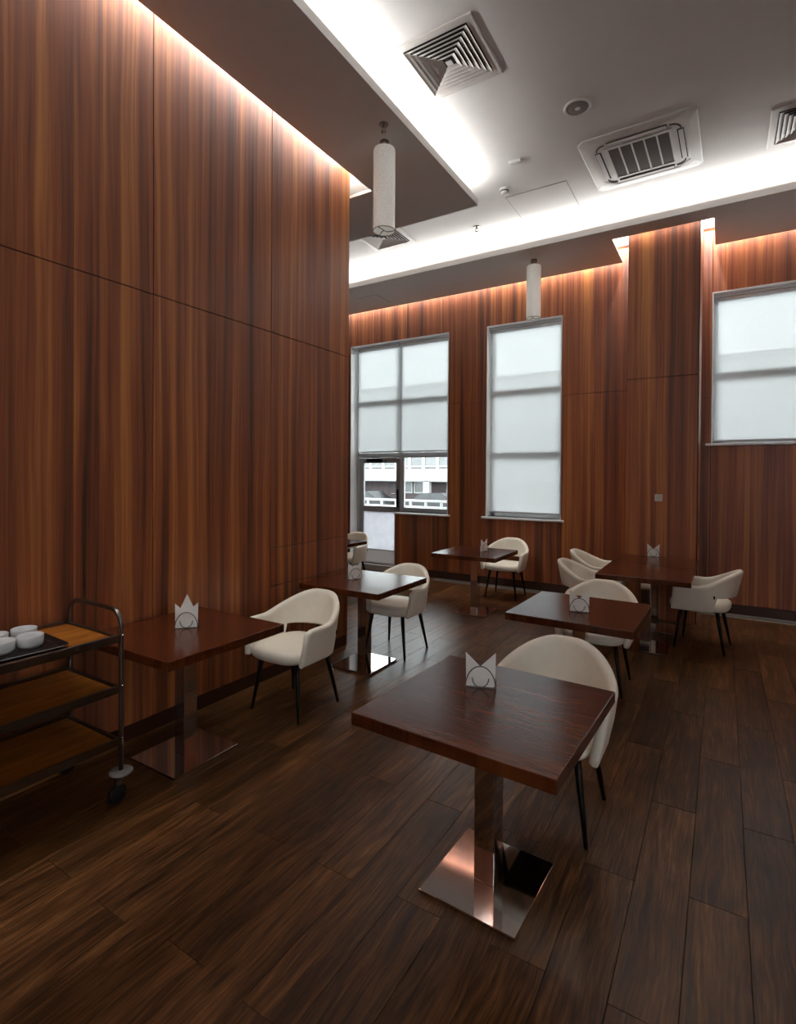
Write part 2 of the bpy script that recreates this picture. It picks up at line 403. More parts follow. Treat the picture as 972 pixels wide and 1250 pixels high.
wall_far = MB()
W1 = (-5.80, -3.82, 1.05, 4.02); DX = -4.83
W2 = (-3.16, -2.00, 1.055, 4.02)
W3 = (-.135, 1.95, 2.115, 4.02)
ya, yb = YF + .018, YF + .27
for x0, x1, z0, z1 in ((X0, W1[0], 0, ZC), (W1[0], W1[1], W1[3], ZC), (DX, W1[1], 0, W1[2]), (W1[1], W2[0], 0, ZC), (W2[0], W2[1], W2[3], ZC), (W2[0], W2[1], 0, W2[2]),
                       (W2[1], W3[0], 0, ZC), (W3[0], W3[1], W3[3], ZC), (W3[0], W3[1], 0, W3[2]), (W3[1], X1, 0, ZC)):
    wall_far.box((x0, ya, z0), (x1, yb, z1))
wall_far = struct(wall_far.obj('wall_far', 'wall_back'))
BZ = .115
for x0, x1, z0, z1 in ((X0, W1[0], BZ, ZP), (X0, W1[0], ZP, ZC), (W1[0], -4.81, W1[3], ZC), (-4.81, W1[1], W1[3], ZC), (DX, W1[1], BZ, W1[2] - .03),
        (W1[1], W2[0], BZ, ZP), (W1[1], W2[0], ZP, ZC), (W2[0], W2[1], W2[3], ZC), (W2[0], W2[1], BZ, W2[2] - .03), (W2[1], PX0, BZ, ZP), (W2[1], PX0, ZP, ZC),
        (PX1, W3[0], BZ, 2.70), (PX1, W3[0], 2.70, ZC), (W3[0], .9, W3[3], ZC), (.9, W3[1], W3[3], ZC), (W3[0], .9, BZ, W3[2] - .03), (.9, W3[1], BZ, W3[2] - .03),
        (W3[1], X1, BZ, ZP), (W3[1], X1, ZP, ZC)):
    panel_y(wall_far, YF, x0, x1, z0, z1)
bb = MB()
for x0, x1 in ((X0, W1[0]), (DX, PX0), (PX1, X1)): bb.bbox((x0, YF + .003, 0), (x1, YF + .017, BZ - .002), .002)
struct(bb.obj('baseboard_far', 'baseb'))

pillar = struct(MB().box((PX0 + .018, PY + .018, 0), (PX1 - .018, YF + .017, ZC)).obj('pillar', 'wall_back'))
for z0, z1 in ((0, 2.867), (2.867, ZC)):
    MB().bbox((PX0 + .002, PY, z0 + g), (PX1 - .012, PY + .018, z1 - g), .0018, seg=1).obj('panel', 'veneer', pillar)
    MB().bbox((PX0, PY + .02, z0 + g), (PX0 + .018, YF - .001, z1 - g), .0018, seg=1).obj('panel', 'veneer', pillar)
    MB().bbox((PX1 - .018, PY + .02, z0 + g), (PX1, YF - .001, z1 - g), .0018, seg=1).obj('panel', 'veneer', pillar)
MB().bbox((PX1 - .011, PY - .001, 0), (PX1 + .001, PY + .019, ZC), .003).obj('corner_trim', 'baseb', pillar)

# unseen right wall; its blind-covered windows are added to brighten the room (beside and behind the camera)
FILL_RW = [(-2.9, -1.2), (-1.0, .9)]
wr = MB(); cuts = [Y0] + [v for w in FILL_RW for v in w] + [YF + .27]
for a, b_ in zip(cuts[0::2], cuts[1::2]): wr.box((X1 + .018, a, 0), (X1 + .27, b_, ZC))
for a, b_ in FILL_RW: wr.box((X1 + .018, a, 0), (X1 + .27, b_, .6)); wr.box((X1 + .018, a, 4.3), (X1 + .27, b_, ZC))
wr = struct(wr.obj('wall_right', 'wall_back'))
for a, b_ in zip(cuts[0::2], cuts[1::2]):
    for z0, z1 in ((0, ZP), (ZP, ZC)): panel_x(wr, X1, a, min(b_, YF), z0, z1, -1)
for k, (a, b_) in enumerate(FILL_RW):
    panel_x(wr, X1, a, b_, 0, .57, -1); panel_x(wr, X1, a, b_, 4.3, ZC, -1)
    f = MB()
    for y in (a, (a + b_) / 2 - .035, b_ - .07): f.bbox((X1 + .20, y, .6), (X1 + .26, y + .07, 4.3), .004)
    for z in (.6, 2.0, 3.0, 4.23): f.bbox((X1 + .20, a, z), (X1 + .26, b_, z + .07), .004)
    f = struct(f.obj('window_%d' % (4 + k), 'white'))  # added fill window, out of view
    MB().bbox((X1 - .045, a - .05, .57), (X1 + .27, b_ + .05, .6), .006).obj('window_sill', 'white', f)
    MB().box((X1 + .10, a + .01, .64), (X1 + .1015, b_ - .01, 4.28)).obj('blind_fabric', 'blind', f)
FILL_BWX = (.55, 3.25)  # back wall window, unseen, added as fill light
wb = MB(); wb.box((X0, Y0 - .27, 0), (FILL_BWX[0], Y0 - .018, ZC)); wb.box((FILL_BWX[1], Y0 - .27, 0), (X1 + .27, Y0 - .018, ZC))
wb.box((FILL_BWX[0], Y0 - .27, 0), (FILL_BWX[1], Y0 - .018, .6)); wb.box((FILL_BWX[0], Y0 - .27, 4.3), (FILL_BWX[1], Y0 - .018, ZC))
wb = struct(wb.obj('wall_back', 'wall_back'))
for x0, x1, z0, z1 in ((XL, -1.3, 0, ZP), (XL, -1.3, ZP, ZC), (-1.3, FILL_BWX[0], 0, ZP), (-1.3, FILL_BWX[0], ZP, ZC), (FILL_BWX[0], FILL_BWX[1], 0, .57), (FILL_BWX[0], FILL_BWX[1], 4.3, ZC), (FILL_BWX[1], X1, 0, ZP), (FILL_BWX[1], X1, ZP, ZC)):
    MB().bbox((x0 + g, Y0 - .018, z0 + g), (x1 - g, Y0, z1 - g), .0018, seg=1).obj('panel', 'veneer', wb)
f = MB()
for x in (FILL_BWX[0], 1.865, FILL_BWX[1] - .07): f.bbox((x, Y0 - .26, .6), (x + .07, Y0 - .20, 4.3), .004)
for z in (.6, 2.0, 3.0, 4.23): f.bbox((FILL_BWX[0], Y0 - .26, z), (FILL_BWX[1], Y0 - .20, z + .07), .004)
f = struct(f.obj('window_6', 'white'))
MB().bbox((FILL_BWX[0] - .05, Y0 - .27, .57), (FILL_BWX[1] + .05, Y0 + .045, .6), .006).obj('window_sill', 'white', f)
MB().box((FILL_BWX[0] + .01, Y0 - .1015, .64), (FILL_BWX[1] - .01, Y0 - .10, 4.28)).obj('blind_fabric', 'blind', f)
ws = struct(MB().box((X0 - .3, Y0, 0), (X0 - .018, YF + .27, ZC)).obj('wall_side', 'wall_back'))
for k in range(10): panel_x(ws, X0, Y0 + k * 1.076, Y0 + (k + 1) * 1.076, 0, ZP); panel_x(ws, X0, Y0 + k * 1.076, Y0 + (k + 1) * 1.076, ZP, ZC)

# ------------------------------------------------------------------ setting: ceiling and soffits
ceiling = struct(MB().box((X0 - .3, Y0 - .3, ZC), (X1 + .3, YF + .27, ZC + .15)).obj('ceiling', 'paint'))
T = .03
def slab(mb, poly):  # xy polygon
    n = len(poly); vs = [(x, y, ZS) for x, y in poly] + [(x, y, ZS + T) for x, y in poly]
    mb.put(vs, [tuple(range(n-1, -1, -1)), tuple(range(n, 2*n))] + [(i, (i+1) % n, (i+1) % n + n, i + n) for i in range(n)])
sl = MB()
slab(sl, [(GX, Y0), (SX, Y0), (SX, SY), (GX, SY)])
slab(sl, [(X0, YL + .21), (GX, YL + .21), (GX, SY), (X0, SY)])
for a, b_ in (((SX - .018, Y0, ZS + T), (SX, SY, ZS + .075)), ((X0, SY - .018, ZS + T), (SX - .018, SY, ZS + .075))): sl.box(a, b_)
sl.box((SX - .24, Y0, ZS + T), (SX - .22, SY - .22, ZC)); sl.box((X0, SY - .24, ZS + T), (SX - .24, SY - .22, ZC))   # closed back of the cove
s1 = struct(sl.obj('ceiling_soffit', 'soffit'))
sf = MB()
slab(sf, [(X0, FY), (X1, FY), (X1, NY), (X0, NY)])
slab(sf, [(X0, NY), (NX0, NY), (NX0, GY), (X0, GY)])
slab(sf, [(NX1, NY), (X1, NY), (X1, GY), (NX1, GY)])
sf.box((X0, FY, ZS + T), (X1, FY + .018, ZS + .075))
sf.box((X0, FY + .22, ZS + T), (X1, FY + .24, ZC))
s2 = struct(sf.obj('ceiling_soffit', 'soffit'))

# access panels (flush boards with a shadow gap)
def hatch(x0, x1, y0, y1, z, parent, m):
    MB().bbox((x0, y0, z - .004), (x1, y1, z + .002), .0015, seg=1).obj('access_panel', m, parent)
    f = MB(); w = .004
    for a, b_ in (((x0-w, y0-w), (x0, y1+w)), ((x1, y0-w), (x1+w, y1+w)), ((x0, y0-w), (x1, y0)), ((x0, y1), (x1, y1+w))):
        f.box((*a, z - .0012), (*b_, z + .001))
    f.obj('shadow_gap', 'filt', parent)
hatch(-2.07 * KC, -1.42 * KC, 5.6 * KC, 6.22 * KC, ZC, ceiling, 'paint')
hatch(-5.13, -4.74, 7.0, 7.42, ZS, s2, 'soffit')

# ------------------------------------------------------------------ windows, door, blinds
YG = YF + .20       # frame plane
def window(n, x0, x1, z0, z1, sill_x0=None, transoms=(3.0,), mullions=(), sill=True):
    r = MB(); d = YF + .27; w = .012
    r.box((x0, YF - .002, z1 - w), (x1, d, z1)); r.box((x1 - w, YF - .002, z0), (x1, d, z1 - w))
    r.box((x0, YF - .002, z0 if sill_x0 is None else 0), (x0 + w, d, z1 - w))
    win = struct(r.obj('window_%d' % n, 'white'))
    f = MB(); fw = .055
    zb = z0
    xs0 = x0 if sill_x0 is None else sill_x0
    f.bbox((x0 + w, YG, z1 - w - fw), (x1 - w, YG + .05, z1 - w), .004)
    f.bbox((x0 + w, YG, zb if sill_x0 is None else .0), (x0 + w + fw, YG + .05, z1 - w - fw), .004)
    f.bbox((x1 - w - fw, YG, zb), (x1 - w, YG + .05, z1 - w - fw), .004)
    f.bbox((xs0 + w, YG, zb), (x1 - w - fw, YG + .05, zb + fw + .02), .004)
    f.obj('window_frame', 'white' if n != 1 else 'grey', win)
    for z in transoms:
        MB().bbox((x0 + w + fw, YG - .005, z - .045), (x1 - w - fw, YG + .055, z + .045), .004).obj('transom', 'grey', win)
    for x, za, zz in mullions:
        MB().bbox((x - .035, YG - .004, za), (x + .035, YG + .056, zz), .004).obj('mullion', 'grey' if n == 1 else 'white', win)
    xsplit = [x0 + w + fw] + [x for x, _, _ in mullions[:1]] + [x1 - w - fw]
    zsplit = [zb + fw] + sorted(transoms) + [z1 - w - fw]
    for a, b_ in zip(xsplit, xsplit[1:]):
        for c, e in zip(zsplit, zsplit[1:]):
            if sill_x0 is not None and b_ < sill_x0 + .1 and c < 2.0: continue
            MB().box((a, YG + .022, c), (b_, YG + .028, e)).obj('pane', 'glass', win)
    if sill:
        MB().bbox((xs0 - (.06 if sill_x0 is None else 0), YF - .045, z0 - .03), (x1 + .045, d, z0), .006).obj('window_sill', 'white', win)
    return win
w1 = window(1, W1[0], W1[1], W1[2], W1[3], DX, (2.045, 3.0), ((-4.815, 1.05, 2.0), (-4.855, 2.09, 3.95)))
window(2, *W2[:2], W2[2], W2[3], None, (2.03, 3.0))
window(3, *W3[:2], W3[2], W3[3], None, (3.0,), ((.95, 2.17, 3.95),))
# white cheek of the low wall beside the door
MB().bbox((DX - .014, YF - .002, 0), (DX, YF + .27, W1[2] - .03), .002).obj('reveal', 'white', w1)

door = MB()
dx0, dx1, dz0, dz1 = W1[0] + .075, -4.845, .10, 1.995
def ring(mb, x0, x1, z0, z1, w, y0, y1, wb=None):
    wb = wb or w
    mb.bbox((x0, y0, z0), (x0 + w, y1, z1), .004); mb.bbox((x1 - w, y0, z0), (x1, y1, z1), .004)
    mb.bbox((x0 + w, y0, z1 - w), (x1 - w, y1, z1), .004); mb.bbox((x0 + w, y0, z0), (x1 - w, y1, z0 + wb), .004)
ring(door, dx0, dx1, dz0, dz1, .085, YG - .012, YG + .045, .25)
door.bbox((dx0 + .085, YG - .012, 1.03), (dx1 - .085, YG + .045, 1.13), .004)
door = struct(door.obj('door_1', 'doorgrey'))
MB().box((dx0 + .06, YG + .012, 1.11), (dx1 - .06, YG + .018, 1.93)).obj('pane', 'glass', door)
MB().box((dx0 + .08, YG + .012, .33), (dx1 - .08, YG + .016, 1.04)).obj('door_panel', 'doorpanel', door)
MB().put([(x, y, z) for x in (dx0 + .03, dx1 - .02) for y, z in ((YG - .014, .12), (YG - .11, .12), (YG - .11, .14), (YG - .014, .335))], [(0,1,2,3), (4,7,6,5), (0,4,5,1), (1,5,6,2), (2,6,7,3), (3,7,4,0)]).obj('kick_rail', 'white', door)
MB().bbox((W1[0] + .012, YF + .02, 0), (DX - .014, YG + .05, .095), .006).obj('threshold', 'grey', door)
MB().bbox((-5.53, YG - .07, 1.925), (-5.22, YG - .012, 1.985), .006).obj('door_closer', 'black', door)
MB().tube([(-5.24, YG - .06, 1.99), (-5.05, YG - .09, 2.0), (-4.90, YG - .03, 2.0)], .012, 8).obj('closer_arm', 'grey', door)
hd = MB().bbox((-4.915, YG - .02, 1.12), (-4.87, YG - .012, 1.44), .003).obj('handle_plate', 'black', door)
MB().tube([(-4.89, YG - .02, 1.36), (-4.89, YG - .07, 1.36), (-4.91, YG - .075, 1.36), (-5.0, YG - .07, 1.36)], .010, 8).obj('door_handle', 'chrome', hd)

YB = YG - .075
def blind(x0, x1, zb, label):
    r = thing('roller_blind', label, 'roller blind', ((x0 + x1) / 2, YB, 3.955), 0, 'white roller blinds on the windows')
    h = (x1 - x0) / 2; L = 3.955 - zb
    b = MB().tube([(-h, 0, 0), (h, 0, 0)], .024, 14); b.obj('roller_tube', 'white', r)
    hr = MB().bbox((-h, -.04, .022), (h, .035, .05), .004).obj('head_rail', 'white', r)
    # thin sheet with a faint sag, hanging behind the tube
    vs = []; fs = []; nx, nz = 8, 14
    for j in range(nz + 1):
        for i in range(nx + 1):
            u, w = i / nx * 2 - 1, j / nz
            vs.append((u * h * .994, .018 + .003 * math.sin(u * 3 + w * 2) * w, -w * L))
    for j in range(nz):
        for i in range(nx):
            k = j * (nx + 1) + i; fs.append((k, k + 1, k + nx + 2, k + nx + 1))
    MB().put(vs, fs, True).obj('blind_fabric', 'blind', r)
    MB().bbox((-h * .994, .008, -L - .022), (h * .994, .028, -L + .003), .004).obj('bottom_bar', 'grey', r)
    return r
blind(W1[0] + .075, -4.825, 2.115, 'white roller blind half lowered above the glazed door')
blind(-4.795, W1[1] - .014, 2.115, 'white roller blind half lowered over the window pane next to the door')
blind(W2[0] + .014, W2[1] - .014, 1.135, 'tall narrow white roller blind let down to the sill of the middle window')
blind(W3[0] + .014, W3[1] - .014, 2.165, 'wide white roller blind on the high window beside the wood pillar')

# ------------------------------------------------------------------ outside
struct(MB().box((-60, YF + .29, -3.3), (60, 60, -.75)).obj('ground', 'asphalt'))
struct(MB().box((-12, YF + .272, -.3), (4, 10.9, -.02)).obj('terrace', 'concrete'))
bd = thing('building', 'pale office building across the street with white spandrel panels and framed windows', 'building', (-14, 29, -3.0))
YBD = 29
def bpart(name, m, boxes, parent=None):
    b = MB()
    for (x0, x1, z0, z1, y0, y1) in boxes: b.box((x0, y0, z0 + 3.0), (x1, y1, z1 + 3.0))
    return b.obj(name, m, parent or bd)
BX0, BX1 = -32, 44
bpart('wall', 'brick', [(BX0, BX1, -3, 1.3, 1.2, 1.6)])
bpart('wall', 'concrete', [(BX0, BX1, 4.6, 7.2, .1, 4), (BX0, BX1, 1.3, 1.36, 0, 4), (BX0, BX1, 4.6, 4.7, 0, 4)])
bpart('roof', 'asphalt', [(BX0, BX1, 7.2, 7.4, -.2, 4)])
for k in range(int((BX1 - BX0) / .95)):
    x = BX0 + k * .95
    MB().bbox((x + .01, -.06, 4.36), (x + .94, .02, 5.12), .01, seg=1).obj('spandrel_panel', 'concrete', bd)
for k in range(int((BX1 - BX0) / 1.0)):
    x = BX0 + k
    fr = MB(); fr.box((x - .09, -.02, 5.12), (x + .09, .1, 7.6)); fr.box((x + .09, -.01, 5.2), (x + .91, .08, 5.28)); fr.box((x + .09, -.01, 7.4), (x + .91, .08, 7.6))
    f = fr.obj('window', 'concrete', bd)
    MB().box((x + .09, .06, 5.28), (x + .91, .09, 7.4)).obj('pane', 'fglass', f)
    MB().box((x + .09, .03, 5.12), (x + .91, .09, 5.2)).obj('sill', 'dark', f)
for x in (-4.6, -3.3, -.9, 6.2, 8.3):
    f = MB(); ring(f, x, x + 1.2, 3.5, 4.3, .1, 1.1, 1.22); f = f.obj('window', 'concrete', bd)
    MB().box((x + .1, 1.14, 3.6), (x + 1.1, 1.18, 4.2)).obj('pane', 'fglass', f)
for k in range(1, 13):
    if k == 3: continue
    MB().bbox((BX0 + k * 6, 0, 0), (BX0 + k * 6 + .4, .4, 4.36), .02).obj('column', 'concrete', bd)

def car(label, x, y, rz, m):
    r = thing('car', label, 'car', (x, y, -.75), rz)
    bdy = MB(); prof = [(-2.1, .35), (-2.12, .75), (-1.9, .92), (-1.25, 1.0), (-.55, 1.42), (.75, 1.45), (1.55, 1.0), (2.1, .88), (2.15, .5), (2.1, .33)]
    bdy.prism(prof, -.82, .82); bdy.obj('body', m, r)
    for s in (-1, 1):
        w = MB().prism([(-1.05, 1.02), (-.5, 1.36), (.05, 1.38), (.05, 1.02)], s * .815, s * .835); w.obj('side_window', 'carglass', r)
        w = MB().prism([(.12, 1.02), (.12, 1.38), (.7, 1.38), (1.3, 1.02)], s * .815, s * .835); w.obj('side_window', 'carglass', r)
        for xx in (-1.3, 1.35):
            tr = Matrix.Translation((xx, s * .74, .32)) @ Matrix.Rotation(PI/2, 4, 'X')
            MB().lathe([(.05, -.1), (.3, -.1), (.33, -.07), (.33, .07), (.3, .1), (.05, .1)], 20, tr).obj('wheel', 'tyre', r)
    MB().put([(-1.27, -.7, 1.01), (-1.27, .7, 1.01), (-.6, .62, 1.41), (-.6, -.62, 1.41)], [(0, 1, 2, 3)]).obj('windscreen', 'carglass', r)
    for s in (-.6, .6): MB().bbox((-2.14, s - .15, .68), (-2.05, s + .15, .82), .02).obj('headlight', 'white', r)
    return r
rl = thing('terrace_railing', 'white horizontal railing on the terrace outside the glazed door', 'railing', (-8, 10.6, -.02))
for z, h in ((1.10, .05), (.935, .07)): MB().bbox((-3, -.03, z), (9, .03, z + h), .006).obj('rail', 'concrete', rl)
MB().bbox((-3, .0, .62), (9, .05, .80), .006).obj('rail', 'grey', rl)
MB().bbox((-3, -.02, .0), (9, .06, .6), .006).obj('parapet', 'concrete', rl)
for k in range(31): MB().bbox((-3 + k * .4, -.025, .6), (-2.95 + k * .4, .025, 1.10), .004).obj('baluster', 'concrete', rl)

# ------------------------------------------------------------------ tables
def make_table(label, loc, rz):
    r = thing('dining_table', label, 'table', loc, rz, 'dark square dining tables')
    MB().bbox((-.41, -.41, .70), (.41, .41, .75), .004).obj('tabletop', 'table', r)
    MB().bbox((-.15, -.15, .684), (.15, .15, .6995), .003).obj('top_plate', 'black', r)
    MB().bbox((-.05, -.05, .655), (.05, .05, .684), .002).obj('collar', 'chrome', r)
    MB().bbox((-.045, -.045, .0175), (.045, .045, .66), .0025).obj('column', 'chrome', r)
    MB().bbox((-.205, -.225, .003), (.205, .225, .0175), .0025).obj('base_plate', 'chrome', r)
    ft = MB()
    for sx in (-1, 1):
        for sy in (-1, 1): ft.lathe([(.018, 0.0001), (.018, .003)], 12, Matrix.Translation((sx * .17, sy * .19, 0)))
    ft.obj('glide', 'black', r)
    return r
table = make_table('large dark wooden table in front, on a shiny steel base plate', (-.82, 2.075, 0), -.045)
def tcopy(label, x, y, rz=0): return dup(table, label, (x, y, 0), rz)
tcopy('dark square table in the middle row, behind the cream chair of the front table', -.855, 3.89, -.02)
tcopy('dark outer table of the pair joined end to end before the pillar', -.64, 5.758, 0).scale.y = .944
tcopy('dark inner table of the joined pair, touching the pillar, napkins on it', -.64, 6.536, 0).scale.y = .944
tcopy('dark square table by itself under the middle window, on a dark base', -2.61, 6.09, .015)
tcopy('dark square table at the end of the wood partition, with several napkins on it', -2.72, 3.865, .01)
tcopy('dark square table against the wood partition beside the trolley', -2.755, 2.045, 0)
tcopy('dark table mostly hidden behind the end of the partition, near the glazed door', -4.745, 5.80, 0)

# ------------------------------------------------------------------ armchairs (front is -y)
def sstep(a, b_, x):
    x = max(0, min(1, (x - a) / (b_ - a))); return x * x * (3 - 2 * x)
def shell_mesh():
    A, B = .262, .255; yfront, ys0 = -.225, .0
    side = ys0 - yfront; arc = PI / 2 * (A + B) / 2; tot = side + arc
    half = []
    n = 40
    for i in range(n + 1):
        p = i / n; s = p * tot
        if s < side: half.append((p, A, yfront + s, 1, 0))
        else:
            w = (s - side) / arc * PI / 2
            nx, ny = math.cos(w) / A, math.sin(w) / B; l = math.hypot(nx, ny)
            half.append((p, A * math.cos(w), ys0 + B * math.sin(w), nx / l, ny / l))
    path = half + [(p, -x, y, -nx, ny) for p, x, y, nx, ny in reversed(half[:-1])]
    rings = []
    for p, x, y, nx, ny in path:
        top = .645 + .150 * sstep(.30, .93, p) - .012 * (1 - sstep(0, .06, p))
        bot = .400 + .145 * sstep(.545, .60, p)
        th = .022 + .003 * sstep(.3, .9, p)
        sec = []
        zs = [0, .06, .25, .5, .75, .92]
        outer = [(th, bot + (top - bot - th) * q) for q in zs]
        topa = [(th * math.cos(a), top - th + th * math.sin(a)) for a in (PI*.0 + .01, PI*.25, PI*.5, PI*.75, PI - .01)]
        inner = [(-th, bot + (top - bot - th) * q) for q in reversed(zs)]
        low = [(-th * .6, bot - .008), (th * .6, bot - .008)]
        for o, z in outer + topa + inner + low:
            h = (z - .40)
            back = sstep(.35, .95, p); frontw = 1 - sstep(0, .5, p)
            px, py = x + nx * o, y + ny * o
            px *= 1 + .12 * h / .25 * (1 - .3 * back) - .03 * sstep(.12, 0, h)
            py += back * (.22 * max(0, z - .50)) + frontw * .10 * h
            sec.append((px, py, z))
        rings.append(sec)
    # rounded arm fronts
    def cap(sec, sgn):
        c = [(sec[i][0], sec[i][1], sec[i][2]) for i in range(len(sec))]
        cx = sum(v[0] for v in c) / len(c)
        return [(cx + (v[0] - cx) * .62, v[1] - .012, v[2] - (.006 if v[2] > .6 else 0)) for v in c]
    rings = [cap(rings[0], 1)] + rings + [cap(rings[-1], 1)]
    K = len(rings[0]); vs = [v for r in rings for v in r]; fs = []
    for i in range(len(rings) - 1):
        for k in range(K): fs.append((i*K+k, i*K+(k+1) % K, (i+1)*K+(k+1) % K, (i+1)*K+k))
    fs.append(tuple(range(K))); fs.append(tuple((len(rings)-1)*K + k for k in range(K)))
    return MB().put(vs, fs, True)
def seat_mesh():
    n = 56; vs = []; fs = []
    def se(a, b_, e, w):
        c, s = math.cos(w), math.sin(w)
        return a * math.copysign(abs(c) ** (2 / e), c), b_ * math.copysign(abs(s) ** (2 / e), s)
    prof = [(.80, .392), (.93, .396), (.985, .410), (1.0, .430), (.99, .452), (.955, .468), (.86, .476), (.6, .479), (.3, .480)]
    for q, z in prof:
        for k in range(n):
            x, y = se(.238 * q, .262 * q, 3.6, 2*PI*k/n)
            vs.append((x * (1 + .02 * (y < 0)), y - .022, z - .012 * max(0, -y - .1)))
    for i in range(len(prof) - 1):
        for k in range(n): fs.append((i*n+k, i*n+(k+1) % n, (i+1)*n+(k+1) % n, (i+1)*n+k))
    fs.append(tuple(range(n-1, -1, -1))); fs.append(tuple((len(prof)-1)*n+k for k in range(n)))
    return MB().put(vs, fs, True)
def make_chair(label, loc, rz):
    r = thing('armchair', label, 'chair', loc, rz, 'cream tub armchairs')
    seat_mesh().obj('seat', 'leather', r)
    shell_mesh().obj('backrest', 'leather', r)
    for sx in (-1, 1):
        for sy in (-1, 1):
            a, b_ = Vector((sx * .165, sy * .155 - .01, .393)), Vector((sx * .222, sy * .215, .003))
            pts = [a.lerp(b_, q) for q in (0, .33, .66, 1)]
            l = MB().tube(pts, .015, 14, radii=[.019, .0165, .0135, .0105]).obj('leg', 'black', r)
            MB().lathe([(.0095, .0001), (.0095, .004)], 10, Matrix.Translation((b_.x, b_.y, 0))).obj('foot_pad', 'black', l)
    MB().bbox((-.19, -.18, .386), (.19, .17, .3935), .004).obj('seat_base', 'black', r)
    MB().bbox((.2695, .128, .535), (.2745, .142, .565), .001).obj('tag', 'black', r)
    return r
chair = make_chair('cream armchair pushed behind the front table, seen from its inner back', (-.735, 2.70, 0), 0)
def ccopy(label, x, y, rz): return dup(chair, label, (x, y, 0), rz)
ccopy('cream armchair tucked behind the middle row table, beside the joined pair', -.865, 4.535, 0)
ccopy('cream armchair facing the outer table of the joined pair, nearer the middle table', -1.19, 5.85, PI/2)
ccopy('cream armchair at the inner table of the joined pair, partly hidden', -1.26, 6.69, PI/2)
ccopy('cream armchair alone beside the joined pair, below the high window', -.16, 6.11, -PI/2 - .12)
ccopy('cream armchair under the middle window, behind the lone table', -2.59, 7.11, .02)
ccopy('cream armchair behind the table at the end of the partition', -2.68, 4.345, 0)
ccopy('cream armchair standing between the two tables along the wood partition', -2.655, 2.90, 0)
ccopy('cream armchair half hidden by the partition, before the glazed door', -4.86, 6.45, 0)

# ------------------------------------------------------------------ napkin holders and napkins
def make_holder(label, loc, rz):
    r = thing('napkin_holder', label, 'napkin holder', loc, rz, 'wire napkin holders')
    base = MB().bbox((-.055, -.022, .0), (.055, .022, .003), .001); base.obj('base', 'wire', r)
    for sy in (-1, 1):
        y = sy * .0235
        pts = [(.066 * math.cos(a), y, .004 + .094 * math.sin(a)) for a in [PI * k / 24 for k in range(25)]]
        h = MB().tube(pts, .0025, 6).obj('hoop', 'wire', r)
        pts = [(.036 * math.cos(a), y + sy * .001, .047 + .042 * math.sin(a)) for a in [PI + PI * k / 16 for k in range(17)]]
        MB().tube(pts, .0023, 6).obj('curl', 'wire', h)
    return r
EAR = [(-.064, 0), (.06, 0), (.062, .062), (.0, .088), (-.066, .150)]
EAR2 = [(-.06, 0), (.064, 0), (.066, .150), (.0, .088), (-.062, .062)]
CROWN = [(-.052, 0), (.052, 0), (.05, .09), (.0, .20), (-.05, .09)]
NARROW = [(-.05, 0), (.05, 0), (.055, .095), (.02, .12), (-.045, .10)]
def napkin(poly, label, loc, rz, y, tilt=0):
    b = MB(); n = 3; w = .0085
    for k in range(n):           # folded layers, the inner ones a little smaller
        q = 1 - .02 * k
        b.prism([(x * q, z * q) for x, z in poly], -w/2 + k * w / n, -w/2 + (k + .8) * w / n)
    o = b.obj('paper_napkin', 'napkin')
    o.matrix_world = Matrix.Translation(loc) @ Matrix.Rotation(rz, 4, 'Z') @ Matrix.Translation((0, y, .0035)) @ Matrix.Rotation(tilt, 4, 'X')
    return tag(o, label, 'napkin', 'folded white paper napkins')
ZT = .7502
spots = [  # where, x, y, rz, polygons
    ('the front table', -.913, 2.20, .36, (EAR, EAR2)),
    ('the middle row table', -.842, 3.79, .22, (EAR, EAR2)),
    ('the table touching the pillar', -.69, 6.88, .08, (EAR, EAR2)),
    ('the lone table under the middle window', -2.53, 6.17, 1.30, (EAR, EAR2)),
    ('the table beside the trolley', -2.79, 2.075, .78, (EAR, EAR2, CROWN)),
    ('the partition end table', -2.83, 3.86, 1.02, (NARROW, EAR, EAR2, NARROW)),
]
holder = None
for where, x, y, rz, polys in spots:
    lab = 'small wire napkin holder on ' + where
    if holder is None: holder = make_holder(lab, (x, y, ZT), rz)
    else: dup(holder, lab, (x, y, ZT), rz)
    n = len(polys)
    for k, p in enumerate(polys):
        yy = (k - (n - 1) / 2) * .011
        desc = {id(EAR): 'corner up on its partition side', id(EAR2): 'corner up on its window side', id(CROWN): 'tall point', id(NARROW): 'low slanted edge'}[id(p)]
        if p is NARROW: desc = ('front' if k == 0 else 'rear') + ' low edge'
        napkin(p, 'paper napkin, %s, on %s' % (desc, where), (x, y, ZT), rz, yy)

# ------------------------------------------------------------------ trolley, tray, bowls
TR = Matrix.Rotation(-.02, 4, 'Z')
tx0, tx1, ty0, ty1 = -3.135, -2.635, .70, 1.555
tcx, tcy = (tx0 + tx1) / 2, (ty0 + ty1) / 2
tr = thing('service_trolley', 'three tier steel service trolley with wood shelves, standing against the wood partition', 'trolley', (tcx, tcy, 0), 0)
hx, hy = (tx1 - tx0) / 2, (ty1 - ty0) / 2
for z in (.845, .585, .315):
    sh = MB().bbox((-hx + .016, -hy + .012, z - .006), (hx - .016, hy - .012, z + .004), .002).obj('shelf', 'shelf', tr)
    for sx in (-1, 1):
        MB().bbox((sx * hx - .009, -hy, z - .022), (sx * hx + .009, hy, z + .020), .003).obj('side_rail', 'steel', tr)
    for sy in (-1, 1):
        MB().bbox((-hx + .009, sy * hy - .008, z - .022), (hx - .009, sy * hy + .008, z + .012), .003).obj('end_rail', 'steel', tr)
